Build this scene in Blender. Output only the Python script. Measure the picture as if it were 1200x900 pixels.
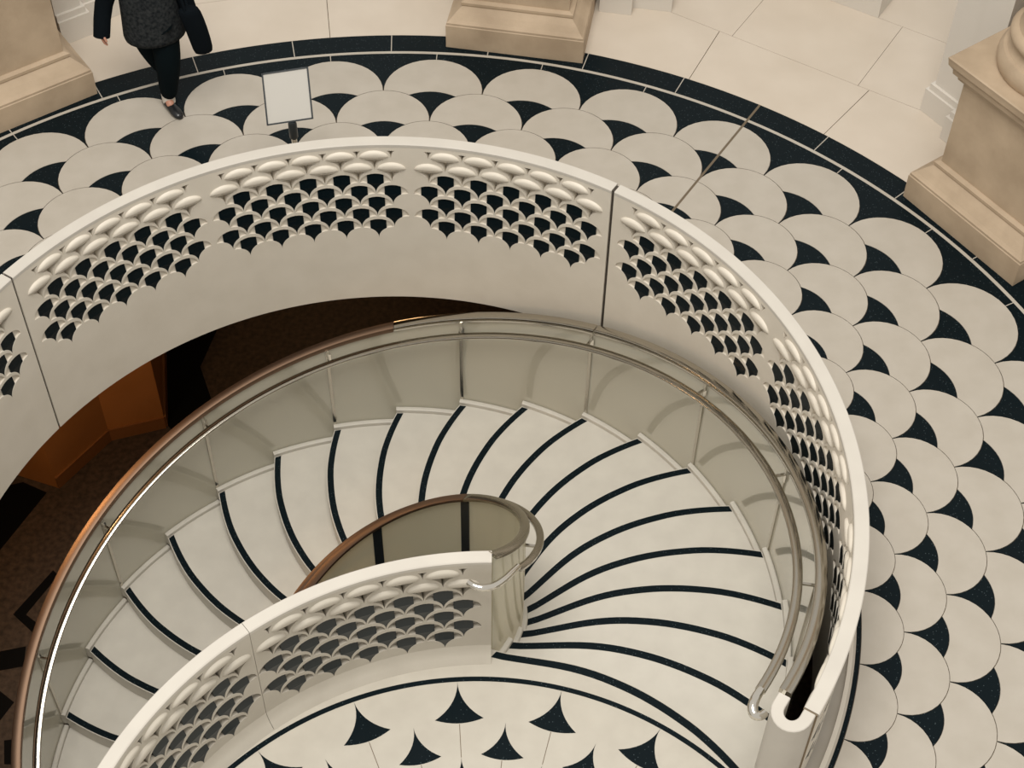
import bpy, bmesh, math, random
from mathutils import Vector, Matrix
from mathutils.geometry import delaunay_2d_cdt, tessellate_polygon
random.seed(7)
D2R = math.pi / 180
for o in list(bpy.data.objects): bpy.data.objects.remove(o)
scene = bpy.context.scene
COL = scene.collection

# ------------------------------------------------------------------ camera
CAM = Vector((0.8855, -6.1460, 9.4723)); PITCH = 0.88231; ROLL = 0.021267; FOC = 1934.285
fw = Vector((0, math.cos(PITCH), -math.sin(PITCH))); rt = Vector((1, 0, 0)); up = rt.cross(fw)
rx = math.cos(ROLL) * rt + math.sin(ROLL) * up
ry = -math.sin(ROLL) * rt + math.cos(ROLL) * up
cd = bpy.data.cameras.new('camera'); cam = bpy.data.objects.new('camera', cd); COL.objects.link(cam)
cam.matrix_world = Matrix(((rx.x, ry.x, -fw.x, CAM.x), (rx.y, ry.y, -fw.y, CAM.y), (rx.z, ry.z, -fw.z, CAM.z), (0, 0, 0, 1)))
cd.sensor_width = 36; cd.sensor_fit = 'HORIZONTAL'; cd.lens = FOC / 1200 * 36; cd.clip_end = 100
scene.camera = cam
# ------------------------------------------------------------------ world, lights, exposure
w = bpy.data.worlds.new('world'); scene.world = w; w.use_nodes = True
bg = w.node_tree.nodes['Background']; bg.inputs[0].default_value = (1.0, 0.95, 0.875, 1); bg.inputs[1].default_value = 0.65
def area(name, loc, size, power, color, rot=(0, 0, 0)):
    l = bpy.data.lights.new(name, 'AREA'); l.shape = 'DISK'; l.size = size; l.energy = power; l.color = color
    o = bpy.data.objects.new(name, l); COL.objects.link(o); o.location = loc; o.rotation_euler = rot; return o
sl = area('dome_skylight', (0, -2.6, 15), 8.0, 2050, (1.0, 0.965, 0.905))
sl.rotation_euler = (Vector((0, .5, 0)) - Vector((0, -2.6, 15))).to_track_quat('-Z', 'Y').to_euler()
vs = scene.view_settings
vs.view_transform = 'Standard'; vs.look = 'None'; vs.exposure = -0.07; vs.gamma = 1.0; vs.use_curve_mapping = False

# ------------------------------------------------------------------ materials
def mat(name, col, rough=0.5, metal=0.0, coat=0.0, spec=0.5):
    m = bpy.data.materials.new(name); m.use_nodes = True
    b = m.node_tree.nodes['Principled BSDF']
    b.inputs['Base Color'].default_value = (*col, 1); b.inputs['Roughness'].default_value = rough
    b.inputs['Metallic'].default_value = metal; b.inputs['Coat Weight'].default_value = coat
    b.inputs['Coat Roughness'].default_value = 0.04; b.inputs['Specular IOR Level'].default_value = spec
    return m
def noisy(m, c1, c2, scale, lo=0.35, hi=0.65, detail=4, bump=0.0, bscale=60):
    nt = m.node_tree; b = nt.nodes['Principled BSDF']
    tc = nt.nodes.new('ShaderNodeTexCoord'); n = nt.nodes.new('ShaderNodeTexNoise'); r = nt.nodes.new('ShaderNodeValToRGB')
    geo = nt.nodes.new('ShaderNodeNewGeometry')
    n.inputs['Scale'].default_value = scale; n.inputs['Detail'].default_value = detail
    nt.links.new(geo.outputs['Position'], n.inputs['Vector']); nt.links.new(n.outputs['Fac'], r.inputs['Fac'])
    r.color_ramp.elements[0].position = lo; r.color_ramp.elements[0].color = (*c1, 1)
    r.color_ramp.elements[1].position = hi; r.color_ramp.elements[1].color = (*c2, 1)
    nt.links.new(r.outputs['Color'], b.inputs['Base Color'])
    if bump:
        n2 = nt.nodes.new('ShaderNodeTexNoise'); n2.inputs['Scale'].default_value = bscale; n2.inputs['Detail'].default_value = 6
        nt.links.new(geo.outputs['Position'], n2.inputs['Vector'])
        bp = nt.nodes.new('ShaderNodeBump'); bp.inputs['Strength'].default_value = bump; bp.inputs['Distance'].default_value = 0.01
        nt.links.new(n2.outputs['Fac'], bp.inputs['Height']); nt.links.new(bp.outputs['Normal'], b.inputs['Normal'])
    return m
def speckled(m, base, speck, scale=90, thr=0.1):
    nt = m.node_tree; b = nt.nodes['Principled BSDF']
    geo = nt.nodes.new('ShaderNodeNewGeometry'); v = nt.nodes.new('ShaderNodeTexVoronoi'); v.inputs['Scale'].default_value = scale
    nt.links.new(geo.outputs['Position'], v.inputs['Vector'])
    r = nt.nodes.new('ShaderNodeValToRGB'); r.color_ramp.elements[0].position = thr; r.color_ramp.elements[0].color = (*speck, 1)
    r.color_ramp.elements[1].position = thr + 0.06; r.color_ramp.elements[1].color = (*base, 1)
    nt.links.new(v.outputs['Distance'], r.inputs['Fac']); nt.links.new(r.outputs['Color'], b.inputs['Base Color'])
    return m
M = {}
M['white'] = noisy(mat('white_terrazzo', (.6, .54, .45), .42), (.435, .395, .335), (.475, .435, .375), 5, .3, .7)
M['tread'] = noisy(mat('tread_terrazzo', (.6, .54, .45), .4), (.535, .505, .445), (.58, .55, .485), 6, .3, .7)
M['black'] = speckled(mat('black_terrazzo', (.01, .017, .022), .3, spec=.10), (.0035, .008, .0105), (.09, .12, .13), 48, .09)
M['inlay'] = mat('dark_inlay', (.0035, .008, .0105), .25, spec=.15)
M['inlay_gloss'] = mat('glossy_dark_inlay', (.008, .014, .017), .3, spec=.6)
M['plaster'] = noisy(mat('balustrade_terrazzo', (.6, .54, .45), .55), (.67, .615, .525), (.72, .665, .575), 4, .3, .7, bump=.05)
M['plaster_shaded'] = noisy(mat('shaded_balustrade_terrazzo', (.5, .45, .38), .55), (.50, .46, .39), (.55, .51, .435), 4, .3, .7, bump=.05)  # same terrazzo as the outer balustrade, with shade darkened into its colour
M['coping'] = noisy(mat('coping_terrazzo', (.6, .54, .45), .5), (.55, .515, .46), (.59, .555, .495), 4, .3, .7)
M['landing'] = noisy(mat('landing_terrazzo', (.6, .54, .45), .42), (.48, .445, .38), (.525, .49, .42), 6, .3, .7)
M['grout'] = mat('grout', (.16, .12, .08), .8)
M['slab'] = noisy(mat('cream_stone', (.7, .58, .45), .45), (.60, .525, .435), (.65, .575, .485), 2.2, .3, .7)
M['stone'] = noisy(mat('tan_stone', (.4, .3, .2), .7), (.37, .28, .19), (.52, .405, .285), 3.0, .3, .75, detail=8, bump=.15, bscale=40)
M['paint'] = mat('white_paint', (.66, .62, .56), .5)
M['steel'] = mat('polished_steel', (.50, .47, .41), .17, 1.0)
M['brown_metal'] = mat('brown_metal', (.22, .145, .10), .55, 1.0)  # brown-tinted metal for the lower rail runs and lamp fittings
M['brass'] = mat('brass_strip', (.30, .24, .17), .35, 1.0)
M['glass'] = mat('grey_glass_panel', (.50, .475, .385), .25, 0, 1.0)
M['frost'] = mat('frosted_glass_panel', (.66, .64, .545), .25, 0, 1.0)
_nt = M['frost'].node_tree; _mx = _nt.nodes.new('ShaderNodeMixShader'); _tl = _nt.nodes.new('ShaderNodeBsdfTranslucent')
_tl.inputs['Color'].default_value = (.93, .905, .78, 1); _mx.inputs[0].default_value = .55
_nt.links.new(_nt.nodes['Principled BSDF'].outputs[0], _mx.inputs[1]); _nt.links.new(_tl.outputs[0], _mx.inputs[2])
_nt.links.new(_mx.outputs[0], _nt.nodes['Material Output'].inputs['Surface'])
M['dark'] = mat('dark_post', (.012, .017, .02), .3)
M['seal'] = mat('joint_seal', (.05, .04, .03), .7)
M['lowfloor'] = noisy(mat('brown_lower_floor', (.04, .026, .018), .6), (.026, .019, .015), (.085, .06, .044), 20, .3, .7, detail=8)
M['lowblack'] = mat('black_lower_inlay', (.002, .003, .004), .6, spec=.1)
M['orange'] = noisy(mat('warm_timber', (.42, .17, .045), .5), (.40, .165, .045), (.48, .20, .06), 2, .3, .7)
M['orange2'] = mat('warm_skirting', (.26, .11, .035), .5)
M['lowwall'] = mat('lower_wall', (.10, .06, .04), .8)
M['jacket'] = noisy(mat('charcoal_wool', (.03, .033, .036), .95, spec=.1), (.007, .009, .011), (.034, .037, .038), 38, .3, .7, detail=8)
M['sleeve'] = mat('black_wool', (.004, .006, .008), .9, spec=.05)
M['trousers'] = mat('black_cloth', (.003, .006, .0075), .9, spec=.05)
M['skin'] = mat('skin', (.45, .22, .15), .5)
M['hair'] = mat('brown_hair', (.03, .018, .012), .6)
M['shoe'] = mat('black_leather', (.008, .009, .01), .3)
M['sock'] = mat('white_sock', (.6, .56, .5), .8)
M['paper'] = mat('pale_paper', (.46, .44, .40), .6)
M['chrome'] = mat('bright_steel', (.75, .72, .66), .1, 1.0)

# ------------------------------------------------------------------ helpers
def mk(name, me, m=None, parent=None, **props):
    if m is not None and not me.materials: me.materials.append(m)
    o = bpy.data.objects.new(name, me); COL.objects.link(o)
    if parent is not None: o.parent = parent
    for k, v in props.items(): o[k] = v
    return o
def mesh(name, v, f, smooth=False):
    me = bpy.data.meshes.new(name); me.from_pydata([tuple(p) for p in v], [], f); me.validate()
    bm = bmesh.new(); bm.from_mesh(me); bmesh.ops.recalc_face_normals(bm, faces=bm.faces); bm.to_mesh(me); bm.free()
    if smooth:
        for p in me.polygons: p.use_smooth = True
    me.update(); return me
def autosmooth(me, ang=35):
    for p in me.polygons: p.use_smooth = True
    me.set_sharp_from_angle(angle=ang * D2R); return me
def thing(name, label, cat, loc=(0, 0, 0), rz=0, group=None):
    o = bpy.data.objects.new(name, None); COL.objects.link(o); o.empty_display_size = .1
    o.location = loc; o.rotation_euler = (0, 0, rz); o['label'] = label; o['category'] = cat
    if group: o['group'] = group
    return o
def P(r, a, z=0, c=(0, 0)): return (c[0] + r * math.cos(a * D2R), c[1] + r * math.sin(a * D2R), z)
def prism(name, poly, z0, z1):
    n = len(poly); v = [(x, y, z1) for x, y in poly] + [(x, y, z0) for x, y in poly]
    f = [tuple(range(n))] + [(i, (i + 1) % n, n + (i + 1) % n, n + i) for i in range(n)] + [tuple(range(2 * n - 1, n - 1, -1))]
    return mesh(name, v, f)
def boxv(x0, x1, y0, y1, z0, z1):
    v = [(x, y, z) for z in (z0, z1) for y in (y0, y1) for x in (x0, x1)]
    return v, [(0, 1, 3, 2), (4, 6, 7, 5), (0, 4, 5, 1), (2, 3, 7, 6), (0, 2, 6, 4), (1, 5, 7, 3)]
def box(name, *a): return mesh(name, *boxv(*a))
def revolve(name, prof, a0, a1, n, c=(0, 0), closed_prof=True, slope=0.0, aref=0.0, smooth=None):
    """sweep a closed (r,z) profile about the axis c from a0 to a1 degrees; slope = z per degree"""
    k = len(prof); v = []; f = []
    for i in range(n + 1):
        a = a0 + (a1 - a0) * i / n; dz = -slope * (a - aref)
        for r, z in prof: v.append(P(r, a, z + dz, c))
    full = abs(abs(a1 - a0) - 360) < 1e-6
    for i in range(n):
        for j in range(k if closed_prof else k - 1):
            j2 = (j + 1) % k
            f.append((i * k + j, i * k + j2, (i + 1) * k + j2, (i + 1) * k + j))
    if closed_prof and not full:
        f.append(tuple(range(k))); f.append(tuple(n * k + j for j in range(k - 1, -1, -1)))
    me = mesh(name, v, f)
    return autosmooth(me, smooth) if smooth else me
def tube(name, pts, rad, seg=10, caps=True):
    pts = [Vector(p) for p in pts]; v = []; f = []; n = len(pts)
    rads = rad if isinstance(rad, (list, tuple)) else [rad] * n
    ref = None
    for i, p in enumerate(pts):
        d = (pts[min(i + 1, n - 1)] - pts[max(i - 1, 0)]).normalized()
        if ref is None: ref = Vector((0, 0, 1)) if abs(d.z) < .9 else Vector((1, 0, 0))
        x = (ref - d * ref.dot(d)).normalized(); y = d.cross(x); ref = x
        for s in range(seg):
            t = 2 * math.pi * s / seg; v.append(p + (x * math.cos(t) + y * math.sin(t)) * rads[i])
    for i in range(n - 1):
        for s in range(seg):
            s2 = (s + 1) % seg; f.append((i * seg + s, i * seg + s2, (i + 1) * seg + s2, (i + 1) * seg + s))
    if caps: f.append(tuple(range(seg - 1, -1, -1))); f.append(tuple((n - 1) * seg + s for s in range(seg)))
    return autosmooth(mesh(name, v, f), 50)
def smoothpath(pts, rads, n=5):
    out = []; ro = []; k = len(pts); q = [Vector(p) for p in pts]
    for i in range(k - 1):
        p0, p1, p2, p3 = q[max(i - 1, 0)], q[i], q[i + 1], q[min(i + 2, k - 1)]
        for j in range(n):
            t = j / n
            out.append(.5 * ((2 * p1) + (p2 - p0) * t + (2 * p0 - 5 * p1 + 4 * p2 - p3) * t * t + (3 * p1 - p0 - 3 * p2 + p3) * t ** 3)); ro.append(rads[i] + (rads[i + 1] - rads[i]) * t)
    return out + [q[-1]], ro + [rads[-1]]
def join(name, parts):
    v = []; f = []
    for pv, pf in parts:
        o = len(v); v += list(pv); f += [tuple(i + o for i in q) for q in pf]
    return mesh(name, v, f)

# ================================================================== FLOOR (main level)
TH0 = 123.335; R1 = 4.9294; ST = math.log(1.0858); RIN = 3.268
def uv(u, v): return P(R1 * math.exp(ST * v), TH0 - 10 * u)[:2]
A_LO, A_HI = -41.5, 224.0                                       # the built part of the ring floor
floor = mk('floor', revolve('floor_bed', [(3.05, -.012), (9.6, -.012), (9.6, -.57), (3.05, -.57)], -43.0, 228, 180), M['grout'], kind='structure')
def dome(x): return math.sqrt(max(0, 1 - (2 * x) ** 2))
CW = .24; CH = dome(.5 - CW)
def fan_poly(n=9, s=1.0):
    right = [(CW * (i / n) ** 2, dome(.5 - CW * (i / n) ** 2)) for i in range(n + 1)]
    top = [(CW * (1 - 2 * i / n), CH + (.98 - CH) * (1 - (1 - 2 * i / n) ** 2)) for i in range(1, n)]
    left = [(-x, y) for x, y in reversed(right)]
    p = right + top + left[:-1]
    return [(x * s, .62 + (y - .62) * s) for x, y in p]
def tile_poly(n=20, s=1.0):
    t = [(.5 * math.cos(math.pi * i / n), math.sin(math.pi * i / n)) for i in range(n + 1)]       # outer dome
    m = 8
    left = []
    for i in range(1, m + 1):
        x = -.5 + (.5 - CW) * i / m; left.append((x, -1 + dome(.5 + x)))
    arc = [(-CW * (1 - 2 * i / 9), -1 + CH + (.98 - CH) * (1 - (1 - 2 * i / 9) ** 2)) for i in range(1, 9)]
    right = [(-x, y) for x, y in reversed(left)]
    p = t + left + arc + right
    return [(x * s, .35 + (y - .35) * s) for x, y in p]
def uvprism(name, poly, v0):
    pts = []
    for x, y in poly:
        r = R1 * math.exp(ST * (v0 + y)); r = max(r, RIN)
        pts.append(P(r, 10 * x)[:2])
    q = []
    for p in pts:
        if not q or (p[0] - q[-1][0]) ** 2 + (p[1] - q[-1][1]) ** 2 > 1e-8: q.append(p)
    return prism(name, q, -.012, 0)
for j in range(6):
    tm = uvprism('scallop', tile_poly(s=.9885), -j); fm = uvprism('cusp', fan_poly(s=.985), -j) if j < 6 else None
    for k in range(-10, 17):
        uc = k + (.5 if j % 2 == 0 else 0.0)                       # dome centre
        a = TH0 - 10 * uc
        if A_LO + 5 < a < A_HI:
            o = mk('scallop_tile', tm, M['white'], floor); o.rotation_euler = (0, 0, a * D2R)
        a = TH0 - 10 * (uc + .5)
        if j > 0 and A_LO + 3 < a < A_HI:
            o = mk('cusp_tile', fm, M['black'], floor); o.rotation_euler = (0, 0, a * D2R)
# black border between the outermost scallops and the pale stripe
bp = [(-.5, 1)] + [(-.5 + .5 * math.sin(math.pi / 2 * i / 10), math.cos(math.pi / 2 * i / 10)) for i in range(1, 11)] + \
     [(.5 - .5 * math.cos(math.pi / 2 * i / 10), math.sin(math.pi / 2 * i / 10)) for i in range(1, 11)]
vt = math.log(5.424 / R1) / ST
bp = bp + [(.5 - i / 10, vt) for i in range(0, 11)]
bm_ = uvprism('border', [(x * .996, y) for x, y in bp], 0)
for k in range(-10, 17):
    a = TH0 - 10 * k
    if A_LO + 3 < a < A_HI:
        o = mk('border_tile', bm_, M['black'], floor); o.rotation_euler = (0, 0, a * D2R)
mk('pale_stripe', revolve('stripe', [(5.425, -.012), (5.456, -.012), (5.456, .0), (5.425, .0)], A_LO, A_HI, 170), M['white'], floor)
ringj = [-10.2, -9.3, -8.4, -7.5, -6.6, -5.7, -4.8, -3.9, -3.0, -2.1, -1.2, -.5, .37, 1.27, 2.17, 3.07, 3.97, 4.87, 5.77, 6.5, 7.18, 8.05, 8.95, 9.85, 10.75, 11.65, 12.5, 13.4, 14.3, 15.2, 16.1]
for u0, u1 in zip(ringj[:-1], ringj[1:]):
    mk('ring_tile', revolve('ring', [(5.458, -.012), (5.678, -.012), (5.678, 0), (5.458, 0)], TH0 - 10 * u0 - .03, TH0 - 10 * u1 + .03, 8), M['black'], floor)
pj = box('pale_joint', 5.459, 5.677, -.004, .004, -.006, .0006); pj2 = box('pale_joint_short', 5.353, 5.424, -.0035, .0035, -.006, .0006)
for u0 in ringj:
    o = mk('pale_joint', pj, M['white'], floor); o.rotation_euler = (0, 0, (TH0 - 10 * u0) * D2R)
for k in range(-8, 16):
    if k == 6: continue
    o = mk('pale_joint', pj2, M['white'], floor); o.rotation_euler = (0, 0, (TH0 - 10 * (k + .5)) * D2R)
mk('inner_black_line', revolve('inner_line', [(3.235, -.012), (3.264, -.012), (3.264, 0), (3.235, 0)], -42.9, 226, 180), M['black'], floor)
mk('edge_margin', revolve('edge_margin', [(3.268, -.011), (5.423, -.011), (5.423, -.002), (3.268, -.002)], -42.9, -34.5, 8), M['white'], floor)
mk('base_margin', revolve('base_margin', [(3.10, -.012), (3.2335, -.012), (3.2335, 0), (3.10, 0)], -32.9, 226, 170), M['white'], floor)
# cream slabs beyond the ring
N0 = 6.38
def slab(poly): mk('floor_slab', prism('slab', poly, -.012, 0), M['slab'], floor)
for m, (al, ah) in {-2: (-6, 6), -1: (-6, 6), 0: (-6.7, 6.5), 1: (-5.5, 5.4), 2: (-6, 6)}.items():
    ac = 58.7 + 45 * m
    ca, sa = math.cos(ac * D2R), math.sin(ac * D2R)
    def L(t, n): return (n * ca - t * sa, n * sa + t * ca)
    g = .03
    for a0, a1 in ((-22.5, al), (al, ah), (ah, 22.5)):
        arc = [P(5.681, ac + a0 + g + (a1 - a0 - 2 * g) * i / 8)[:2] for i in range(9)]
        out = [P((N0 - .002) / math.cos(b * D2R), ac + b)[:2] for b in (a1 - g, a0 + g)]
        slab(arc + out)
    for n0, n1, sp in ((N0, 7.35, (-.64, .60)), (7.35, 8.4, (-1.4, .05, 1.3)), (8.4, 9.4, (-.64, .60))):
        tt = math.tan(22.5 * D2R)
        for q0, q1 in zip((None,) + sp, sp + (None,)):
            l0 = -n0 * tt + .004 if q0 is None else q0 + .002; l1 = -n1 * tt + .004 if q0 is None else q0 + .002
            h0 = n0 * tt - .004 if q1 is None else q1 - .002; h1 = n1 * tt - .004 if q1 is None else q1 - .002
            slab([L(l0, n0 + .002), L(h0, n0 + .002), L(h1, n1 - .002), L(l1, n1 - .002)])
# brass movement joint in line with the balustrade joint
o = mk('brass_joint', box('brass', 3.27, 5.68, -.010, .010, -.006, .0015), M['brass'], floor); o.rotation_euler = (0, 0, 58.35 * D2R)

# ------------------------------------------------------------------ stair numbers
H = .1693; DA = 11.27; T0 = -32.2; SL = H / DA
RO = 2.824; RI = 1.02
OFF = [(1.0, -7.9), (1.03, -7.0), (1.15, -3.6), (1.3, -.2), (1.45, 2.3), (1.6, 3.75), (1.75, 4.4), (1.95, 4.6), (2.15, 4.15), (2.4, 3.1), (2.6, 1.75), (2.824, 0.0), (2.9, -.7)]
def off(r):
    if r <= OFF[0][0]: return OFF[0][1]
    for (r0, o0), (r1, o1) in zip(OFF[:-1], OFF[1:]):
        if r <= r1: return o0 + (o1 - o0) * (r - r0) / (r1 - r0)
    return OFF[-1][1]
# smooth the measured table
def offs(r):
    s = 0; w_ = 0
    for d in (-.09, -.06, -.03, 0, .03, .06, .09):
        k = 1 - abs(d) * 6; s += off(r + d) * k; w_ += k
    return s / w_
EDGE = .034
def edge(r): return offs(r) + EDGE / r / D2R

# ------------------------------------------------------------------ landing (same level), part of the floor
CF = (.754, -3.011); RF = 2.18
CB = (.834, -2.917); RB_IN = 2.267; RB_OUT = 2.352
rs = [RI - .02 + (RO + .046 - RI + .02) * i / 24 for i in range(25)]
nos0 = [P(r, T0 + edge(r))[:2] for r in rs]
land = nos0 + [P(3.1, -32)[:2], P(3.234, -33)[:2], P(3.234, -38)[:2], P(3.234, -43)[:2]] + [P(9.6, -43)[:2], P(9.0, -60)[:2], P(9.0, -90)[:2], P(9.0, -115)[:2], P(9.0, -132)[:2]]
land += [P(RB_OUT - .01, a, 0, CB)[:2] for a in range(222, 93, -4)]
def cdt_face(name, outer, holes, z0, z1):
    """flat slab with holes: triangulated top, plain side walls"""
    pts = [Vector(p) for p in outer]; loops = [list(range(len(outer)))]
    for h in holes:
        s = len(pts); pts += [Vector(p) for p in h]; loops.append(list(range(s, s + len(h))))
    edges = []
    for l in loops: edges += [(l[i], l[(i + 1) % len(l)]) for i in range(len(l))]
    vo, eo, fo, ov, oe, of = delaunay_2d_cdt(pts, edges, [], 0, 1e-5)
    def inside(p, poly):
        c = False; n = len(poly)
        for i in range(n):
            a, b = poly[i], poly[(i + 1) % n]
            if (a[1] > p[1]) != (b[1] > p[1]) and p[0] < (b[0] - a[0]) * (p[1] - a[1]) / (b[1] - a[1]) + a[0]: c = not c
        return c
    f = []
    for t in fo:
        cx = sum(vo[i].x for i in t) / len(t); cy = sum(vo[i].y for i in t) / len(t)
        if inside((cx, cy), outer) and not any(inside((cx, cy), h) for h in holes): f.append(tuple(t))
    v = [(p.x, p.y, z1) for p in vo]
    n = len(v); v += [(p[0], p[1], z0) for p in outer]; ol = [(p[0], p[1], z1) for p in outer]; n2 = len(v); v += ol
    m = len(outer)
    f += [(n + i, n + (i + 1) % m, n2 + (i + 1) % m, n2 + i) for i in range(m)]
    return mesh(name, v, f)
mk('landing_slab', cdt_face('landing', land, [], -.32, -.0), M['landing'], floor)
mk('landing_black_line', revolve('landing_line', [(RF - .017, -.004), (RF + .017, -.004), (RF + .017, .0015), (RF - .017, .0015)], 32, 200, 120, CF), M['black'], floor)
ST2 = 18 * D2R * .94 / 1.0 * .5 * .97
def lprism(name, poly, z0, z1, r0):
    pts = []
    for x, y in poly:
        pts.append(P(r0 * math.exp(-ST2 * 1.0 * y), 18 * x)[:2])
    return prism(name, pts, z0, z1)
for j in range(5):
    r0 = 2.163 * math.exp(-ST2 * j)
    fm = lprism('landing_cusp', [(x * 1.08, y * 1.06) for x, y in fan_poly(s=1.0)], -.004, .0015, r0)
    r_a = r0 * math.exp(-ST2 * 1.04); r_b = 2.163 * math.exp(-ST2 * (j + 2))
    jm = box('landing_joint_mesh', r_b + .004, r_a - .004, -.0022, .0022, -.004, .0012)
    for k in range(-4, 8):
        a = 94.8 + 18 * k + (9 if j % 2 else 0)
        if not 20 < a < 170: continue
        p = P(r0, a, 0, CF)
        if a > 128 and j == 0: pass
        o = mk('cusp_tile', fm, M['black'], floor); o.location = (CF[0], CF[1], 0); o.rotation_euler = (0, 0, a * D2R)
        o = mk('landing_joint', jm, M['grout'], floor); o.location = (CF[0], CF[1], 0); o.rotation_euler = (0, 0, a * D2R)

# ================================================================== LOWER LEVEL
ZL = -3.96
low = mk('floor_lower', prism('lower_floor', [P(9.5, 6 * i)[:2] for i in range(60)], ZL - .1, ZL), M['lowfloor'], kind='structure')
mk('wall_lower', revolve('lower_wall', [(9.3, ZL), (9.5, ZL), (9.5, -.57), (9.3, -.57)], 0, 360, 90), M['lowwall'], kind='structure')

# ================================================================== SPIRAL STAIR
stair = thing('spiral_staircase', 'pale terrazzo spiral staircase with black nosings, grey glass sides and steel rails', 'staircase')
NT = 24
def grid_solid(name, fa, fb, r_lo, r_hi, nr, na, zt, zb, smooth=True):
    """solid between angular curves fa(r) < fb(r)"""
    v = []; f = []
    for lvl in (zt, zb):
        for i in range(nr + 1):
            r = r_lo + (r_hi - r_lo) * i / nr
            for j in range(na + 1):
                a = fa(r) + (fb(r) - fa(r)) * j / na
                v.append(P(r, a, lvl))
    S = (nr + 1) * (na + 1)
    def I(l, i, j): return l * S + i * (na + 1) + j
    for i in range(nr):
        for j in range(na):
            f.append((I(0, i, j), I(0, i + 1, j), I(0, i + 1, j + 1), I(0, i, j + 1)))
            f.append((I(1, i, j), I(1, i, j + 1), I(1, i + 1, j + 1), I(1, i + 1, j)))
    for i in range(nr):
        for j in (0, na): f.append((I(0, i, j), I(0, i + 1, j), I(1, i + 1, j), I(1, i, j)))
    for j in range(na):
        for i in (0, nr): f.append((I(0, i, j), I(0, i, j + 1), I(1, i, j + 1), I(1, i, j)))
    me = mesh(name, v, f)
    return autosmooth(me, 40) if smooth else me
tread_me = grid_solid('tread', lambda r: edge(r) - DA - 1.5, lambda r: edge(r), RI - .015, RO + .003, 22, 6, 0, -.165)
SW = .027
strip_me = grid_solid('nosing', lambda r: offs(r) - SW / r / D2R, lambda r: offs(r) + SW / r / D2R, RI + .012, RO - .002, 26, 1, .0015, -.004)
ea = edge(RO); ei = edge(RI)
skirt_me = revolve('skirt', [(RO + .004, -.10), (RO + .046, -.10), (RO + .046, .034), (RO + .036, .042), (RO + .014, .042), (RO + .004, .034)], ea - DA, ea, 6, smooth=30)
iskirt_me = revolve('iskirt', [(RI - .02, -.10), (RI - .02, .042), (RI + .008, .042), (RI + .014, .034), (RI + .014, -.10)], ei - DA, ei, 6, smooth=30)
for k in range(1, NT):
    a = T0 + DA * k
    t = mk('tread', tread_me, M['tread'], stair); t.location = (0, 0, -H * k); t.rotation_euler = (0, 0, a * D2R)
    mk('nosing_strip', strip_me, M['black'], t)
    mk('skirting', skirt_me, M['tread'], t)
    if k > 1 or True: mk('inner_skirting', iskirt_me, M['tread'], t)
# landing nosing
o = mk('nosing_strip', strip_me, M['black'], stair); o.rotation_euler = (0, 0, T0 * D2R)
# outer glass panels, two steps each
RG = RO + .048
gap = .12
pan_me = revolve('outer_panel', [(RG, -.45), (RG + .02, -.45), (RG + .02, 1.045), (RG, 1.045)], gap, 2 * DA - gap, 24, slope=SL, aref=0, smooth=30)
post_me = box('post', RG - .012, RG + .012, -.013, .013, -.02, 1.045)
br_me = join('bracket', [boxv(2.745, RG - .008, -.008, .008, .955, .972), boxv(2.735, 2.775, -.03, .03, .968, .978)])
pl_me = box('plate', RG - .016, RG - .011, -.028, .0, .90, .985)
PA0 = T0 + .35
for k in range(0, NT, 2):
    a = PA0 + DA * k
    o = mk('side_panel', pan_me, M['glass'], stair); o.location = (0, 0, -H * k); o.rotation_euler = (0, 0, a * D2R)
    if k:
        o = mk('post', post_me, M['steel'], stair); o.location = (0, 0, -H * k); o.rotation_euler = (0, 0, a * D2R)
        b = mk('rail_bracket', br_me, M['steel'], o)
        mk('bracket_plate', pl_me, M['chrome'], o)
AE = PA0 + DA * NT
def rail(name, r0, r1, z0, z1, a0, a1, m, n=None, bev=.004):
    n = n or max(8, int((a1 - a0) / 2))
    pr = [(r0 + bev, z0), (r1 - bev, z0), (r1, z0 + bev), (r1, z1 - bev), (r1 - bev, z1), (r0 + bev, z1), (r0, z1 - bev), (r0, z0 + bev)]
    return mk(name, revolve(name, pr, a0, a1, n, slope=SL, aref=T0, smooth=50), m, stair)
TZ = 1.045
RR0, RR1 = RG - .020, RG + .056
rail('top_rail', RR0, RR1, TZ, TZ + .052, -30.5, 57.8, M['steel'])
rail('top_rail', RR0, RR1, TZ, TZ + .052, 58.0, 92.0, M['steel'])
rail('top_rail', RR0, RR1, TZ, TZ + .052, 92.1, AE, M['brown_metal'])
# hand rail with a turned-in end
rail('handrail', 2.722, 2.785, .978, 1.004, -31.0, AE, M['steel'], bev=.005)
hz = .993 + 0.02
hp = [P(2.756, -31 - i * .9, hz + .0 - .006 * i / 4) for i in range(3)]
end = [P(2.756, -31.0, hz - .015), P(2.758, -32.6, hz - .012), P(2.772, -33.7, hz - .02), P(2.80, -34.2, hz - .03), P(2.832, -33.9, hz - .035), P(2.845, -33.2, hz - .035)]
mk('handrail_end', tube('handrail_end', *smoothpath(end, [.026, .030, .032, .032, .028, .024]), 14), M['chrome'], stair)
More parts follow.
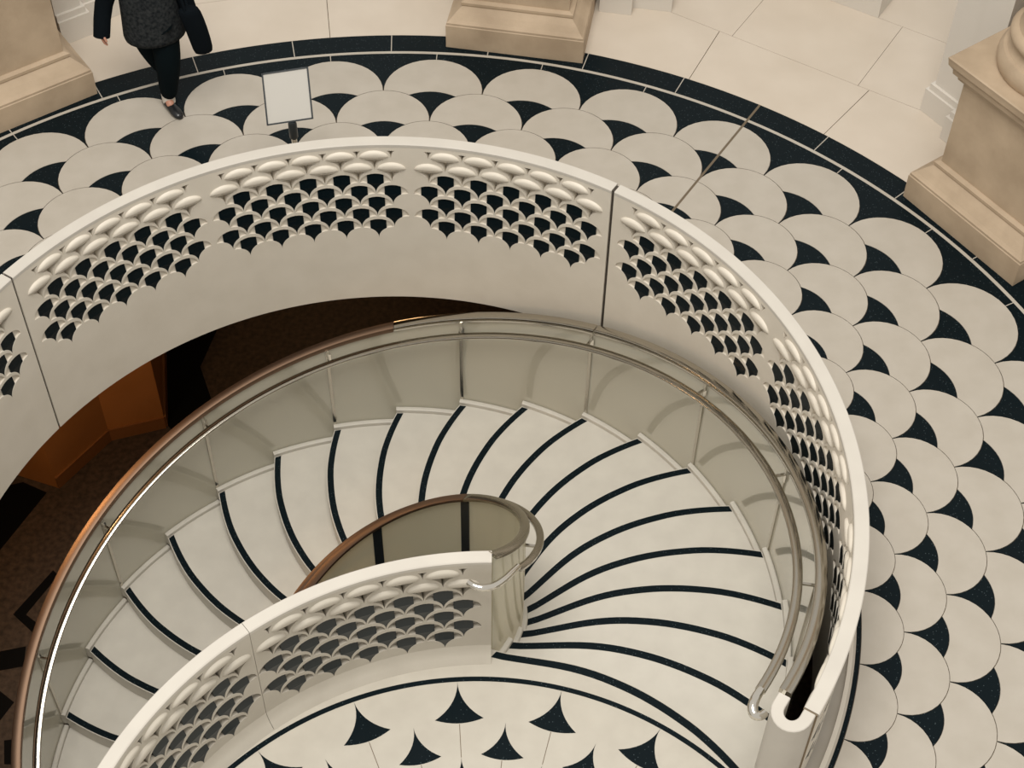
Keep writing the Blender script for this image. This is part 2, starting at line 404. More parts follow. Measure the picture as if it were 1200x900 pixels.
# inner side of the stair round the open eye
ipan = [(RI - .035, -.42), (RI - .02, -.42), (RI - .02, 1.0), (RI - .035, 1.0)]
ibars = [13, 55, 97, 139, 181, 223]
prev = -37.5
for b in ibars + [AE]:
    mk('inner_panel', revolve('inner_panel', ipan, prev + .1, b - .1, max(6, int((b - prev) / 2.5)), slope=SL, aref=T0, smooth=30), M['frost'], stair)
    prev = b
ib_me = box('inner_bar', RI - .046, RI - .036, -.036, .036, -.45, 1.0)
for b in ibars[1:]:
    o = mk('inner_post', ib_me, M['dark'], stair); o.location = (0, 0, -SL * (b - T0)); o.rotation_euler = (0, 0, b * D2R)
rail('inner_top_rail', RI - .062, RI + .002, 1.0, 1.036, -37.0, 54.9, M['steel'])
rail('inner_top_rail', RI - .062, RI + .002, 1.0, 1.036, 55.1, AE, M['brown_metal'])
rail('inner_handrail', RI + .048, RI + .098, .885, .918, -30, 54.9, M['steel'], bev=.005)
rail('inner_handrail', RI + .048, RI + .098, .885, .918, 55.1, AE, M['brown_metal'], bev=.005)
ib2 = join('inner_bracket', [boxv(RI - .02, RI + .07, -.008, .008, .862, .878), boxv(RI + .05, RI + .095, -.02, .02, .876, .886)])
for b in (-6, 34, 76, 118, 160):
    o = mk('rail_bracket', ib2, M['steel'], stair); o.location = (0, 0, -SL * (b - T0)); o.rotation_euler = (0, 0, b * D2R)
zi = .90
end = [P(RI + .073, -30, zi - .003), P(RI + .075, -34, zi + .03), P(RI + .08, -38.5, zi + .06), P(RI + .075, -43, zi + .085), P(RI + .045, -46.5, zi + .10), P(RI + .0, -48.2, zi + .105), P(RI - .04, -48.6, zi + .105)]
mk('handrail_end', tube('inner_handrail_end', *smoothpath(end, [.020, .022, .023, .024, .023, .021, .019]), 14), M['chrome'], stair)

# ================================================================== BALUSTRADES
ROW = .121; PIT_W = .2526
def hole_fan(s=.93):
    n = 9
    r = [(.5 - .5 * math.cos(math.pi / 2 * i / n), math.sin(math.pi / 2 * i / n)) for i in range(n + 1)]
    t = [(.5 * math.cos(math.pi * i / 12), 1 + .78 * math.sin(math.pi * i / 12)) for i in range(1, 12)]
    l = [(-x, y) for x, y in reversed(r)]
    p = r + t + l[:-1]
    return [(x * s, .8 + (y - .8) * (s + .02)) for x, y in p]
def hole_v(s=.96):
    n = 5; ph = math.asin(.66)
    r = [(.5 - .5 * math.cos(ph * i / n), math.sin(ph * i / n)) for i in range(n + 1)]
    return [(x * s, y * s) for x, y in r] + [(-x * s, y * s) for x, y in reversed(r[1:])]
def hole_v2(s=.95):
    n = 6; ph = math.asin(.93)
    r = [(.5 - .5 * math.cos(ph * i / n), math.sin(ph * i / n)) for i in range(n + 1)]
    return [(x * s, y * s + .02) for x, y in r] + [(-x * s, y * s + .02) for x, y in reversed(r[1:])]
FAN, VEE, VEE2 = hole_fan(), hole_v(), hole_v2()
IW = .265
def insert_outline():
    p = []
    n = 6; ph = math.acos(1 - 2 * IW)
    r = [(.5 - .5 * math.cos(ph * i / n), math.sin(ph * i / n)) for i in range(n + 1)]
    top = [(IW * (1 - 2 * i / 8), 1 + .78 * dome(IW * (1 - 2 * i / 8)) - .02) for i in range(0, 9)]
    return r, top
def group_cells():
    for j in range(8):
        n = 6 if j % 2 == 0 else 5
        for i in range(n): yield j, i - (n - 1) / 2
def balustrade_panel(parent, a0, a1, groups, c, r_face, r_back, pitch, z_lo, z_cap, tip0, inward=True, nseg_deg=1.6, both=None, outprof=None, nd=.016, imat='inlay', pmat='plaster'):
    """a panel with a pierced face at r_face (facing the axis) from angle a0 to a1"""
    scale = pitch                                                 # degrees per pitch
    holes = []
    for gc in groups:
        for j, x in group_cells():
            base = FAN if j >= 3 else (VEE2 if j else VEE)
            holes.append((j, [((gc + (x + px_) * scale), tip0 - ROW * j + py_ * ROW) for px_, py_ in base]))
    # unwrapped coordinates: s = angle(deg)*r*rad
    kx = D2R * r_face
    def build(holes, rf, depth, sgn):
        pts = []; edges = []
        n = max(2, int((a1 - a0) / nseg_deg))
        zs = [z_lo, 0.02, z_cap]
        ring = [(a0 + (a1 - a0) * i / n, z_lo) for i in range(n + 1)] + [(a1, (z_lo + z_cap) / 2)] + [(a1 - (a1 - a0) * i / n, z_cap) for i in range(n + 1)] + [(a0, (z_lo + z_cap) / 2)]
        pts = [Vector((a * kx, z)) for a, z in ring]; edges = [(i, (i + 1) % len(ring)) for i in range(len(ring))]
        hl = []
        for j, h in holes:
            s = len(pts); pts += [Vector((a * kx, z)) for a, z in h]; m = len(h)
            edges += [(s + i, s + (i + 1) % m) for i in range(m)]; hl.append((s, m, h))
        bx = [(min(a for a, z in h) * kx, max(a for a, z in h) * kx, min(z for a, z in h), max(z for a, z in h), [(a * kx, z) for a, z in h]) for j, h in holes]
        def inh(p):
            for x0, x1, y0, y1, poly in bx:
                if x0 <= p[0] <= x1 and y0 <= p[1] <= y1:
                    cc = False; m = len(poly)
                    for i in range(m):
                        A, B = poly[i], poly[(i + 1) % m]
                        if (A[1] > p[1]) != (B[1] > p[1]) and p[0] < (B[0] - A[0]) * (p[1] - A[1]) / (B[1] - A[1]) + A[0]: cc = not cc
                    if cc: return True
            return False
        for i in range(1, n):
            for z in [z_lo + (tip0 - 7 * ROW - z_lo) * q / 3 for q in (1, 2, 2.9)] + [tip0 + ROW * 1.2]:
                if z < z_cap - .005: pts.append(Vector(((a0 + (a1 - a0) * i / n) * kx, z)))
        vo, eo, fo, ov, oe, of = delaunay_2d_cdt(pts, edges, [], 0, 1e-6)
        v = [P(rf, p.x / kx, p.y, c) for p in vo]; f = []
        for t in fo:
            q = (sum(vo[i].x for i in t) / 3, sum(vo[i].y for i in t) / 3)
            if not inh(q): f.append(tuple(t))
        for j, h in holes:                                        # niche sides and back
            d = depth if j >= 3 else .06
            s = len(v); m = len(h)
            v += [P(rf, a, z, c) for a, z in h]; v += [P(rf + sgn * d, a, z, c) for a, z in h]
            f += [(s + i, s + (i + 1) % m, s + m + (i + 1) % m, s + m + i) for i in range(m)]
            f.append(tuple(s + m + i for i in range(m)))
        return v, f
    v, f = build(holes, r_face, nd, 1)
    panel_parts = [(v, f)]
    prof = outprof or [(r_back, z_cap), (r_back, 0)]
    n = max(4, int((a1 - a0) / nseg_deg))
    if both:                                                      # pierced outer face too
        hs = []
        for gc in both:
            for j, x in group_cells():
                base = FAN if j >= 3 else (VEE2 if j else VEE)
                hs.append((j, [((gc + (x + px_) * scale), tip0 - ROW * j + py_ * ROW) for px_, py_ in base]))
        zl = z_lo; z_lo = .07
        panel_parts.append(build(hs, r_back, .016, -1)); z_lo = zl
        prof = [p for p in prof if p[1] <= .0701]
    bv = []; bf = []
    k = len(prof)
    for i in range(n + 1):
        a = a0 + (a1 - a0) * i / n
        for r, z in prof: bv.append(P(r, a, z, c))
    for i in range(n):
        for j in range(k - 1): bf.append((i * k + j, i * k + j + 1, (i + 1) * k + j + 1, (i + 1) * k + j))
    panel_parts.append((bv, bf))
    # end faces
    full = outprof or prof
    for a in (a0, a1):
        ev = [P(r_face, a, z_cap, c), P(r_face, a, z_lo, c)] + [P(r, a, z, c) for r, z in reversed(full)]
        panel_parts.append((ev, [tuple(range(len(ev)))]))
    vv = []; ff = []
    for pv, pf in panel_parts:
        o = len(vv); vv += list(pv); ff += [tuple(i + o for i in q) for q in pf]
    me = bpy.data.meshes.new('balustrade_panel'); me.from_pydata(vv, [], ff); me.validate(); me.update()
    autosmooth(me, 25)
    pan = mk('balustrade_panel', me, M[pmat], parent)
    # inlays and relief pillows as parts of the panel
    key = (round(r_face, 3), c)
    r_, top = insert_outline()
    def insert_mesh(rf, sg):
        S_ = .93
        def tr(x, y): return x * S_, .8 + (y - .8) * (S_ + .02)
        low = [tr(x, y) for x, y in [(-x, y) for x, y in reversed(r_)][:-1] + r_]
        up_ = [tr(x, y) for x, y in top]
        nl = len(low); tri = low + up_
        def dep(y): return .003 if y < .93 else .003 + (nd - .005) * (y - .93) / .8
        vv = []
        for x, y in tri: vv.append(P(rf + sg * dep(y), x * scale, y * ROW, (0, 0)))
        ff = [tuple(range(nl)), tuple([nl - 1] + list(range(nl, len(tri))) + [0])]
        b0 = len(vv)
        for x, y in tri: vv.append(P(rf + sg * (nd - .0005), x * scale, y * ROW, (0, 0)))
        nn = len(tri)
        ff += [(i, (i + 1) % nn, b0 + (i + 1) % nn, b0 + i) for i in range(nn)]
        return mesh('inlay', vv, ff)
    def pillow_mesh(rf, sg):
        nx, ny = 14, 8; vv = []; ff = []
        for i in range(nx + 1):
            c_ = -1 + 2 * i / nx; x = .435 * math.copysign(abs(c_) ** .7, c_)
            q_ = min(1, abs(x) / .435); lo = 1.02 + .08 * q_ ** 2; hi = 1.10 + .58 * math.sqrt(1 - q_ * q_)
            hi = max(hi, lo + .03)
            for j in range(ny + 1):
                t = j / ny; y = lo + (hi - lo) * t
                bul = .027 * max(0, 1 - abs(x / .436) ** 3) ** .5 * (1 - abs(2 * t - 1) ** 2.5) ** .5
                vv.append(P(rf - sg * (bul - .003), x * scale, y * ROW, (0, 0)))
        for i in range(nx):
            for j in range(ny):
                q = i * (ny + 1) + j; ff.append((q, q + 1, q + ny + 2, q + ny + 1))
        return mesh('pillow', vv, ff, True)
    im = insert_mesh(r_face, 1); pm = pillow_mesh(r_face, 1)
    sets = [(groups, im, pm)]
    if both: sets.append((both, insert_mesh(r_back, -1), None))
    for gs, im_, pm_ in sets:
        for gc in gs:
            for j, x in group_cells():
                mm, nm, mt = (im_, 'inlay_tile', M[imat]) if j >= 3 else (pm_, 'scale_relief', M[pmat])
                if mm is None or (j == 0): continue
                o = mk(nm, mm, mt, pan); o.location = (c[0], c[1], tip0 - ROW * j); o.rotation_euler = (0, 0, (gc + x * scale) * D2R)
    return pan

RBI, RBO = 3.03, 3.112
flare = [(RBO, 1.068), (RBO, .36), (RBO + .006, .26), (RBO + .02, .17), (RBO + .045, .09), (RBO + .075, .035), (RBO + .105, 0.0)]
bal = thing('balustrade', 'tall curved pale balustrade pierced with dark fan-shaped openings around the stairwell', 'balustrade')
PITCH_O = 4.82
for a0, a1, gs, both in ((148.47, 238.0, (222.7, 193.3, 163.9), None), (58.58, 148.18, (132.6, 103.2, 73.8), None), (-31.5, 58.12, (42.7, 13.3, -16.1), (13.3, -16.1))):
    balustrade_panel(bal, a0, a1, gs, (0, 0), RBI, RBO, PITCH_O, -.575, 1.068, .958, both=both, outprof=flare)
    mk('coping', revolve('coping', [(RBI - .001, 1.068), (RBO + .012, 1.068), (RBO + .012, 1.094), (RBO + .006, 1.1), (RBI + .005, 1.1), (RBI - .001, 1.094)], a0, a1, 60, smooth=40), M['coping'], bal)
for a, w_ in ((58.35, .24), (148.32, .16)):
    mk('joint_seal', revolve('seal', [(RBI + .012, -.57), (RBO - .006, -.57), (RBO - .006, 1.09), (RBI + .012, 1.09)], a - w_, a + w_, 2), M['seal'], bal)
# rounded end of the balustrade: a U in plan joining it to the stair wall
def ribbon(name, path, half, z0, z1, bev=.005):
    """upright wall of given half thickness along a plan path"""
    n = len(path); L_ = []; R_ = []
    for i, p in enumerate(path):
        p = Vector(p); d = (Vector(path[min(i + 1, n - 1)]) - Vector(path[max(i - 1, 0)])).normalized(); nn = Vector((-d.y, d.x))
        L_.append((nn, p))
    prof = [(-half, z0), (half, z0), (half, z1 - bev), (half - bev, z1), (-half + bev, z1), (-half, z1 - bev)]
    v = []; f = []; k = len(prof)
    for nn, p in L_:
        for s, z in prof: v.append((p.x + nn.x * s, p.y + nn.y * s, z))
    for i in range(n - 1):
        for j in range(k):
            j2 = (j + 1) % k; f.append((i * k + j, i * k + j2, (i + 1) * k + j2, (i + 1) * k + j))
    f.append(tuple(range(k))); f.append(tuple((n - 1) * k + j for j in range(k - 1, -1, -1)))
    return autosmooth(mesh(name, v, f), 40)
rm = (RBI + RBO) / 2; rin = RG + .03
AEND = -31.75
cr = (rm + rin) / 2; hr = (rm - rin) / 2
ex = []
ax = Vector((math.cos(AEND * D2R), math.sin(AEND * D2R))); tn = Vector((-ax.y, ax.x))
ex.append(ax * rm)
for i in range(0, 13):
    t = math.pi * i / 12
    ex.append(ax * (cr + hr * math.cos(t)) - tn * (.05 + (hr + .01) * math.sin(t)))
ex.append(ax * rin + tn * .02)
mk('rounded_end', ribbon('rounded_end', ex, .037, 0, 1.1), M['coping'], bal)
mk('end_joint', revolve('end_joint', [(RBI - .001, .0), (RBO + .006, .0), (RBO + .006, 1.1005), (RBI - .001, 1.1005)], AEND - .0, AEND + .2, 1), M['brass'], bal)

# inner balustrade on the landing edge
ibal = thing('balustrade', 'low curved pale balustrade with grey-black fan openings edging the landing', 'balustrade', group=None)
flare_in = None
PITCH_I = 6.22
ib_end = 91.2
def inner_panel(a0, a1, gs):
    p = balustrade_panel(ibal, a0, a1, gs, CB, RB_IN, RB_OUT - .008, PITCH_I, .12, 1.068, .958, outprof=[(RB_OUT - .008, 1.068), (RB_OUT - .008, -.32)], nseg_deg=2.0, nd=.036, imat='inlay_gloss', pmat='plaster_shaded')
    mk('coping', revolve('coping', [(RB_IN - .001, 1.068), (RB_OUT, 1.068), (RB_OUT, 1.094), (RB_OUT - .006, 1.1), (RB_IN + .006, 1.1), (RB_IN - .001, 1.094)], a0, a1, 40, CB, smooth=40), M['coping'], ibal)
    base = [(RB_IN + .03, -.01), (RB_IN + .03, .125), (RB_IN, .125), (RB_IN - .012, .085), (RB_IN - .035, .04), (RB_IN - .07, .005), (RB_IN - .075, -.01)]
    mk('flared_base', revolve('flared_base', base, a0, a1, 40, CB, smooth=50), M['plaster_shaded'], ibal)
inner_panel(ib_end, 129.72, (111.2,))
inner_panel(129.8, 167.0, (148.4,))
inner_panel(167.1, 205, (185.6,))

# ================================================================== PEDESTALS AND WALL PIERS
def frame(ac):
    ca, sa = math.cos(ac * D2R), math.sin(ac * D2R)
    return lambda t, n, z=0: (n * ca - t * sa, n * sa + t * ca, z)
NF = 5.497
def pedestal(ac, label):
    o = thing('stone_pedestal', label, 'pedestal', group='stone pedestals round the rotunda')
    F = frame(ac); HW = .615
    cen = NF + HW
    def stack(nm, rings, parent=o, seg=None):
        v = []; f = []; 
        for z, ins in rings:
            h = HW - ins
            for t, n in ((-h, cen - h), (h, cen - h), (h, cen + h), (-h, cen + h)): v.append(F(t, n, z))
        k = len(rings)
        for i in range(k - 1):
            for s in range(4): f.append((i * 4 + s, i * 4 + (s + 1) % 4, (i + 1) * 4 + (s + 1) % 4, (i + 1) * 4 + s))
        f.append((3, 2, 1, 0)); f.append(tuple((k - 1) * 4 + s for s in range(4)))
        return mk(nm, mesh(nm, v, f), M['stone'], parent)
    stack('plinth', [(0.001, 0), (.235, 0), (.245, .012)])
    stack('base_moulding', [(.245, .006), (.262, .006), (.27, .018), (.285, .035), (.33, .075), (.375, .125), (.385, .125), (.39, .118), (.415, .118), (.425, .14), (.43, .15)])
    stack('die', [(.43, .158), (1.235, .158)])
    stack('cornice', [(1.235, .15), (1.25, .14), (1.26, .12), (1.30, .115), (1.31, .085), (1.35, .08), (1.39, .05), (1.43, .045), (1.455, .04), (1.465, .05)])
    prof = [(r_ * .84 if r_ else 0, z_) for r_, z_ in [(0, 1.465), (.53, 1.465), (.555, 1.50), (.565, 1.55), (.555, 1.60), (.53, 1.635), (.50, 1.64), (.475, 1.67), (.47, 1.71), (.485, 1.73), (.51, 1.755), (.51, 1.79), (.48, 1.82), (.45, 1.83), (.43, 1.87), (.42, 4.5), (0, 4.5)]]
    cx, cy, _ = F(0, cen)
    mk('column', revolve('column', prof, 0, 360, 40, (cx, cy), smooth=40), M['stone'], o)
    return o
pedestal(126.2, 'tan stone pedestal beside the walking person')
pedestal(81.2, 'tan stone pedestal between the sign stand and the brass floor joint')
pedestal(36.2, 'tan stone pedestal showing its moulded cornice and round column base')
def pier(ac, name):
    F = frame(ac)
    def poly(g): return [F(t, n)[:2] for t, n in [(-.955 + g, 6.25 + g), (-.66, 6.25 + g), (-.66, 6.8), (.66, 6.8), (.66, 6.25 + g), (.955 - g, 6.25 + g), (.955 - g, 6.365 + g), (1.31 - g, 6.365 + g), (1.31 - g, 7.6), (-1.31 + g, 7.6), (-1.31 + g, 6.365 + g), (-.955 + g, 6.365 + g)]]
    p = mk(name, prism('pier', poly(.05), 0.001, 4.2), M['paint'], kind='structure')
    b = [(0, .001, 0), ]
    sk = prism('skirt', poly(0.0), .001, .24); q = mk('baseboard', sk, M['paint'], p)
    mk('baseboard_moulding', prism('skirt2', poly(.022), .24, .30), M['paint'], p)
pier(126.2, 'wall_northwest'); pier(81.2, 'wall_north'); pier(36.2, 'wall_northeast')
F = frame(58.7)
wp = thing('white_plinth', 'white painted block on the cream floor beyond the brass joint', 'plinth', F(.25, 7.8))
def local(pts): 
    bx_, by_, _ = F(.25, 7.8); return [(p[0] - bx_, p[1] - by_) for p in pts]
mk('plinth_base', prism('plinth_base', local([F(-.40, 7.34)[:2], F(.9, 7.34)[:2], F(.9, 8.3)[:2], F(-.40, 8.3)[:2]]), .001, .2), M['paint'], wp)
mk('plinth_body', prism('plinth_body', local([F(-.36, 7.38)[:2], F(.86, 7.38)[:2], F(.86, 8.26)[:2], F(-.36, 8.26)[:2]]), .2, 1.3), M['paint'], wp)

# ================================================================== SIGN STAND
sa = 103.9; sr = 3.47
sx, sy, _ = P(sr, sa)
sg = thing('sign_stand', 'thin black-framed blank sign on a steel post behind the balustrade', 'sign', (sx, sy, 0.001))
mk('base_plate', revolve('base_plate', [(0, 0), (.15, 0), (.15, .012), (.03, .02), (0, .02)], 0, 360, 32, smooth=40), M['dark'], sg)
mk('post', tube('sign_post', [(0, 0, .02), (0, 0, .86)], .022, 14), M['chrome'], sg)
mk('clamp', tube('clamp', [(0, 0, .84), (0, 0, .85), (0, 0, .98), (0, 0, 1.0)], [.03, .034, .034, .026], 14), M['dark'], sg)
fr = bpy.data.objects.new('sign_frame', None)
tl = 42 * D2R; hx = Vector((math.cos(5 * D2R), math.sin(5 * D2R), .035)).normalized(); hy = Vector((-.02, math.sin(tl), math.cos(tl))).normalized(); hn = hx.cross(hy).normalized()
hx, hy = (hx * math.cos(.085) + hy * math.sin(.085)), (hy * math.cos(.085) - hx * math.sin(.085))
def fbox(cx, cy, wx, wy, d0, d1, o0=Vector((-.015, 0.0, 1.0))):
    v = []
    for d in (d0, d1):
        for yy in (-wy, wy):
            for xx in (-wx, wx): v.append(o0 + hx * (cx + xx) + hy * (cy + yy) + hn * d)
    return v, [(0, 1, 3, 2), (4, 6, 7, 5), (0, 4, 5, 1), (2, 3, 7, 6), (0, 2, 6, 4), (1, 5, 7, 3)]
fw_, fh_ = .172, .192
mk('sign_frame', join('sign_frame', [fbox(0, 0, fw_, .006, -.008, .01), fbox(0, 2 * fh_, fw_, .006, -.008, .01), fbox(-fw_, fh_, .006, fh_ + .006, -.008, .01), fbox(fw_, fh_, .006, fh_ + .006, -.008, .01)]), M['dark'], sg)
mk('sign_sheet', join('sign_sheet', [fbox(0, fh_, fw_ - .006, fh_ - .006, -.004, .004)]), M['paper'], sg)

# ================================================================== PERSON
px0, py0 = -2.12, 4.62
per = thing('person', 'person in charcoal jacket and black trousers walking with a black bag', 'person', (px0, py0, 0.001), 20 * D2R)
def loft(name, rings, m, parent, seg=20, sub=1, caps=(True, True)):
    """rings: (centre xyz, rx, ry)"""
    v = []; f = []
    for (c0, ax_, ay_) in rings:
        for s in range(seg):
            t = 2 * math.pi * s / seg; v.append((c0[0] + ax_ * math.cos(t), c0[1] + ay_ * math.sin(t), c0[2]))
    n = len(rings)
    for i in range(n - 1):
        for s in range(seg):
            s2 = (s + 1) % seg; f.append((i * seg + s, i * seg + s2, (i + 1) * seg + s2, (i + 1) * seg + s))
    if caps[0]: f.append(tuple(range(seg - 1, -1, -1)))
    if caps[1]: f.append(tuple((n - 1) * seg + s for s in range(seg)))
    me = mesh(name, v, f, True); o = mk(name, me, m, parent)
    if sub: md = o.modifiers.new('s', 'SUBSURF'); md.levels = sub; md.render_levels = sub
    return o
def skinmesh(name, verts, edges, m, parent, root=0, sub=2):
    me = bpy.data.meshes.new(name); me.from_pydata([v[:3] for v in verts], edges, [])
    o = mk(name, me, m, parent)
    md = o.modifiers.new('skin', 'SKIN'); md.use_smooth_shade = True
    if not me.skin_vertices:
        bpy.context.view_layer.objects.active = o
    for i, v in enumerate(verts):
        sv = me.skin_vertices[0].data[i]; rr = v[3]; sv.radius = rr if isinstance(rr, tuple) else (rr, rr); sv.use_root = (i == root)
    s = o.modifiers.new('sub', 'SUBSURF'); s.levels = sub; s.render_levels = sub
    return o
# local axes: -Y is the walking direction (towards the balustrade), +X the person's left
LF = (0.02, -.03); RF_ = (-.05, .34)
body = [(0, .10, .93, (.15, .11)), (0, .09, 1.12, (.135, .10)), (0, .06, 1.33, (.165, .105)), (0, .06, 1.45, .07), (0, .03, 1.53, .052), (0, .01, 1.63, (.078, .09)), (0, .01, 1.72, (.07, .085)),
        (.09, .07, .84, .095), (.07, -.02, .48, .062), (.03, .04, .10, .042), (.03, -.06, .05, .035),
        (-.07, .12, .84, .095), (-.01, .14, .47, .062), (.06, .30, .16, .042), (.06, .25, .06, .035),
        (.18, .06, 1.35, .045), (.29, .08, 1.12, .046), (.33, .0, .94, .034),
        (-.18, .06, 1.35, .045), (-.32, .10, 1.12, .046), (-.40, .02, .945, .034)]
be = [(0, 1), (1, 2), (2, 3), (3, 4), (4, 5), (5, 6), (0, 7), (7, 8), (8, 9), (9, 10), (0, 11), (11, 12), (12, 13), (13, 14), (2, 15), (15, 16), (16, 17), (2, 18), (18, 19), (19, 20)]
def hand(base, side, vs, es):
    bx_, by_, bz_ = base; w0 = len(vs) - 0
    vs.append((bx_ + side * .005, by_ - .01, bz_ - .06, (.022, .034))); es.append((17 if side > 0 else 20, len(vs) - 1)); palm = len(vs) - 1
    for k in range(4):
        yy = by_ - .04 + .022 * k; ln = (.062, .075, .07, .055)[k]
        vs.append((bx_ + side * .005, yy, bz_ - .085, .0095)); es.append((palm, len(vs) - 1))
        vs.append((bx_ - side * .004, yy, bz_ - .085 - ln * .55, .009)); es.append((len(vs) - 2, len(vs) - 1))
        vs.append((bx_ - side * .026, yy, bz_ - .085 - ln * .95, .0075)); es.append((len(vs) - 2, len(vs) - 1))
    vs.append((bx_ - side * .012, by_ - .055, bz_ - .055, .011)); es.append((palm, len(vs) - 1))
    vs.append((bx_ - side * .022, by_ - .072, bz_ - .09, .009)); es.append((len(vs) - 2, len(vs) - 1))
hand((.33, -.005, .94), 1, body, be); hand((-.40, .015, .945), -1, body, be)
bm2 = bmesh.new(); bm2.free()
def add_skin(name, verts, edges, m, parent, sub=2):
    me = bpy.data.meshes.new(name); me.from_pydata([v[:3] for v in verts], edges, [])
    b = bmesh.new(); b.from_mesh(me); lay = b.verts.layers.skin.verify()
    b.verts.ensure_lookup_table()
    for i, v in enumerate(verts):
        rr = v[3]; b.verts[i][lay].radius = rr if isinstance(rr, tuple) else (rr, rr); b.verts[i][lay].use_root = (i == 0)
    b.to_mesh(me); b.free()
    o = mk(name, me, m, parent); md = o.modifiers.new('skin', 'SKIN'); md.use_smooth_shade = True
    s = o.modifiers.new('sub', 'SUBSURF'); s.levels = sub; s.render_levels = sub
    return o
bo = add_skin('body', body, be, M['skin'], per, 2)
tr = [(0, .10, .97, (.18, .14)), (.10, .07, .82, .14), (.085, .0, .60, .125), (.075, -.015, .46, .112), (.045, .02, .20, .084), (.04, .035, .09, .068),
      (-.075, .12, .82, .135), (-.035, .13, .60, .115), (-.005, .145, .46, .092), (.045, .24, .26, .07), (.055, .29, .17, .062)]
add_skin('trousers', tr, [(0, 1), (1, 2), (2, 3), (3, 4), (4, 5), (0, 6), (6, 7), (7, 8), (8, 9), (9, 10)], M['trousers'], per, 2)
def shoe(nm, ang, loc):
    rings = [((0, .095, .045), .022, .03), ((0, .08, .05), .036, .045), ((0, .03, .05), .04, .05), ((0, -.03, .042), .043, .04), ((0, -.09, .034), .048, .032), ((0, -.14, .028), .04, .025), ((0, -.165, .022), .02, .015)]
    v = []; f = []; seg = 14
    for (c0, ax_, az_) in rings:
        for s in range(seg):
            t = 2 * math.pi * s / seg; v.append((c0[0] + ax_ * math.cos(t), c0[1], max(.0, c0[2] + az_ * math.sin(t))))
    n = len(rings)
    for i in range(n - 1):
        for s in range(seg):
            s2 = (s + 1) % seg; f.append((i * seg + s, i * seg + s2, (i + 1) * seg + s2, (i + 1) * seg + s))
    f.append(tuple(range(seg - 1, -1, -1))); f.append(tuple((n - 1) * seg + s for s in range(seg)))
    o = mk(nm, mesh(nm, v, f, True), M['shoe'], per); o.location = loc; o.rotation_euler = ang; return o
s1 = shoe('shoe', (0, 0, .35), (.03, -.02, 0))
s2 = shoe('shoe', (-.6, 0, .1), (.06, .29, .065))
mk('sock', tube('sock', [(.03, .03, .05), (.03, .035, .15)], .056, 12), M['sock'], per)
# jacket: torso, sleeves and collar
loft('jacket', [((.03, .09, .72), .262, .205), ((.03, .09, .75), .266, .21), ((.025, .09, .95), .245, .19), ((.01, .08, 1.12), .225, .165), ((0, .075, 1.28), .205, .145), ((0, .068, 1.38), .20, .125), ((0, .062, 1.445), .13, .095), ((0, .05, 1.49), .075, .075), ((0, .045, 1.50), .07, .07)], M['jacket'], per, 24, 1, (True, True))
for sd in (1, -1):
    e = [(.17, .065, 1.39), (.215, .068, 1.35), (.26, .078, 1.22), (.295, .082, 1.11), (.315, .05, 1.0), (.332, .005, .885)]
    if sd < 0: e = [(-.17, .065, 1.39), (-.23, .068, 1.35), (-.29, .09, 1.22), (-.33, .10, 1.11), (-.37, .06, 1.0), (-.405, .018, .865)]
    mk('sleeve', tube('sleeve', e, [.075, .085, .08, .074, .07, .068], 14), M['sleeve'], per)
loft('hair', [((0, .05, 1.53), .05, .05), ((0, .055, 1.58), .082, .075), ((0, .05, 1.66), .094, .088), ((0, .045, 1.74), .088, .088), ((0, .03, 1.80), .06, .065), ((0, .03, 1.815), .02, .02)], M['hair'], per, 16, 1)
loft('nose', [((0, -.085, 1.635), .012, .014), ((0, -.098, 1.62), .014, .018), ((0, -.08, 1.605), .012, .012)], M['skin'], per, 8, 1)
for ex_ in (-.032, .032):
    loft('eye', [((ex_, -.083, 1.652), .006, .004), ((ex_, -.085, 1.658), .012, .006), ((ex_, -.083, 1.664), .006, .004)], M['hair'], per, 8, 1)
loft('mouth', [((0, -.076, 1.572), .012, .004), ((0, -.08, 1.578), .024, .007), ((0, -.077, 1.584), .012, .004)], M['skin'], per, 10, 1)
bag = thing('shoulder_bag', 'long black bag hanging beside the charcoal jacket', 'bag', (px0, py0, 0.001), 20 * D2R)
bl = [((.37, -.16, .65), .07, .045), ((.37, -.16, .665), .085, .058), ((.345, -.16, .88), .09, .062), ((.305, -.16, 1.08), .095, .06), ((.295, -.16, 1.12), .075, .045)]
loft('bag_body', bl, M['sleeve'], bag, 16, 1)
mk('bag_strap', tube('bag_strap', [(.30, -.12, 1.10), (.30, .20, 1.28), (.17, .17, 1.50), (.17, .0, 1.48), (.25, -.13, 1.30), (.27, -.19, 1.10)], .012, 8), M['sleeve'], bag)

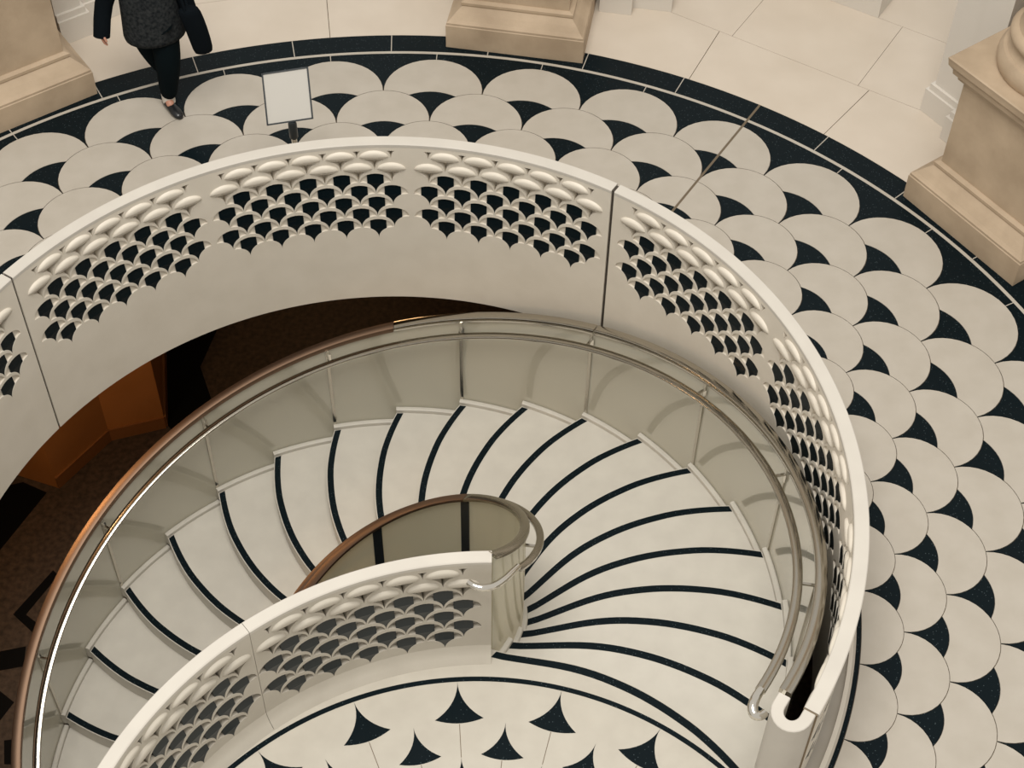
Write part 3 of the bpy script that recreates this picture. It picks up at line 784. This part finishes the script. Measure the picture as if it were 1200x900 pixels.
# ================================================================== LOWER LEVEL DETAILS
ow = [(-5.0, 3.9), (-3.62, 3.44), (-3.20, 4.06), (-2.66, 4.24), (-2.82, 5.2), (-3.6, 5.6), (-5.0, 5.2)]
wall_o = thing('timber_screen', 'warm orange lit timber screen standing on the dark lower floor', 'screen', (-3.5, 4.5, ZL))
def loc(ps): return [(x + 3.5, y - 4.5) for x, y in ps]
mk('screen_body', prism('screen_body', loc(ow), .001, 3.2), M['orange'], wall_o)
for a_, b_ in zip(ow[1:4], ow[2:5]):
    A_, B_ = Vector(a_), Vector(b_); d = (B_ - A_).normalized(); nn = Vector((d.y, -d.x)) * .02
    mk('skirting', prism('screen_skirt', loc([A_ + nn, B_ + nn, B_ - nn * .02, A_ - nn * .02]), .001, .17), M['orange2'], wall_o)
for pg in ([(-3.76, 1.97), (-3.48, 2.47), (-3.42, 2.41), (-3.64, 1.97), (-3.49, 1.86), (-3.54, 1.78)], [(-3.8, 1.57), (-3.57, 1.63), (-3.55, 1.42), (-3.76, 1.37)],
           [(-3.81, 1.0), (-3.71, 1.16), (-3.56, 1.05), (-3.65, 0.86)], [(-3.57, 0.67), (-3.5, 0.68), (-3.46, 0.44), (-3.52, 0.44)],
           [(-4.6, 3.3), (-3.98, 3.5), (-3.72, 3.38), (-4.04, 2.68), (-4.4, 2.1)], [(-2.84, 5.23), (-2.6, 6.2), (-2.2, 6.1), (-2.42, 5.05), (-2.22, 4.55), (-2.53, 4.12), (-2.64, 4.25)]):
    mk('dark_inlay', prism('dark_inlay', pg, ZL - .004, ZL + .003), M['lowblack'], low)
def lamp(loc_, e, lab, r=.3):
    t = thing('ceiling_lamp', lab, 'lamp', loc_)
    l = bpy.data.lights.new('lamp_glow', 'POINT'); l.energy = e; l.color = (1.0, .6, .28); l.shadow_soft_size = r
    o = bpy.data.objects.new('lamp_glow', l); COL.objects.link(o); o.parent = t; o.location = (0, 0, -.25)
    mk('lamp_shade', revolve('lamp_shade', [(.03, 0), (.14, -.12), (.135, -.12), (.03, -.01)], 0, 360, 20), M['brown_metal'], t)
    mk('ceiling_rose', revolve('ceiling_rose', [(0, .0), (.05, 0), (.05, .03), (0, .03)], 0, 360, 20), M['brown_metal'], t)
lamp((-3.45, 2.0, -.62), 85, 'warm ceiling lamp of the lower level in front of the orange timber screen'); lamp((-1.3, 7.2, -.62), 30, 'warm ceiling lamp of the lower level under the sign stand')
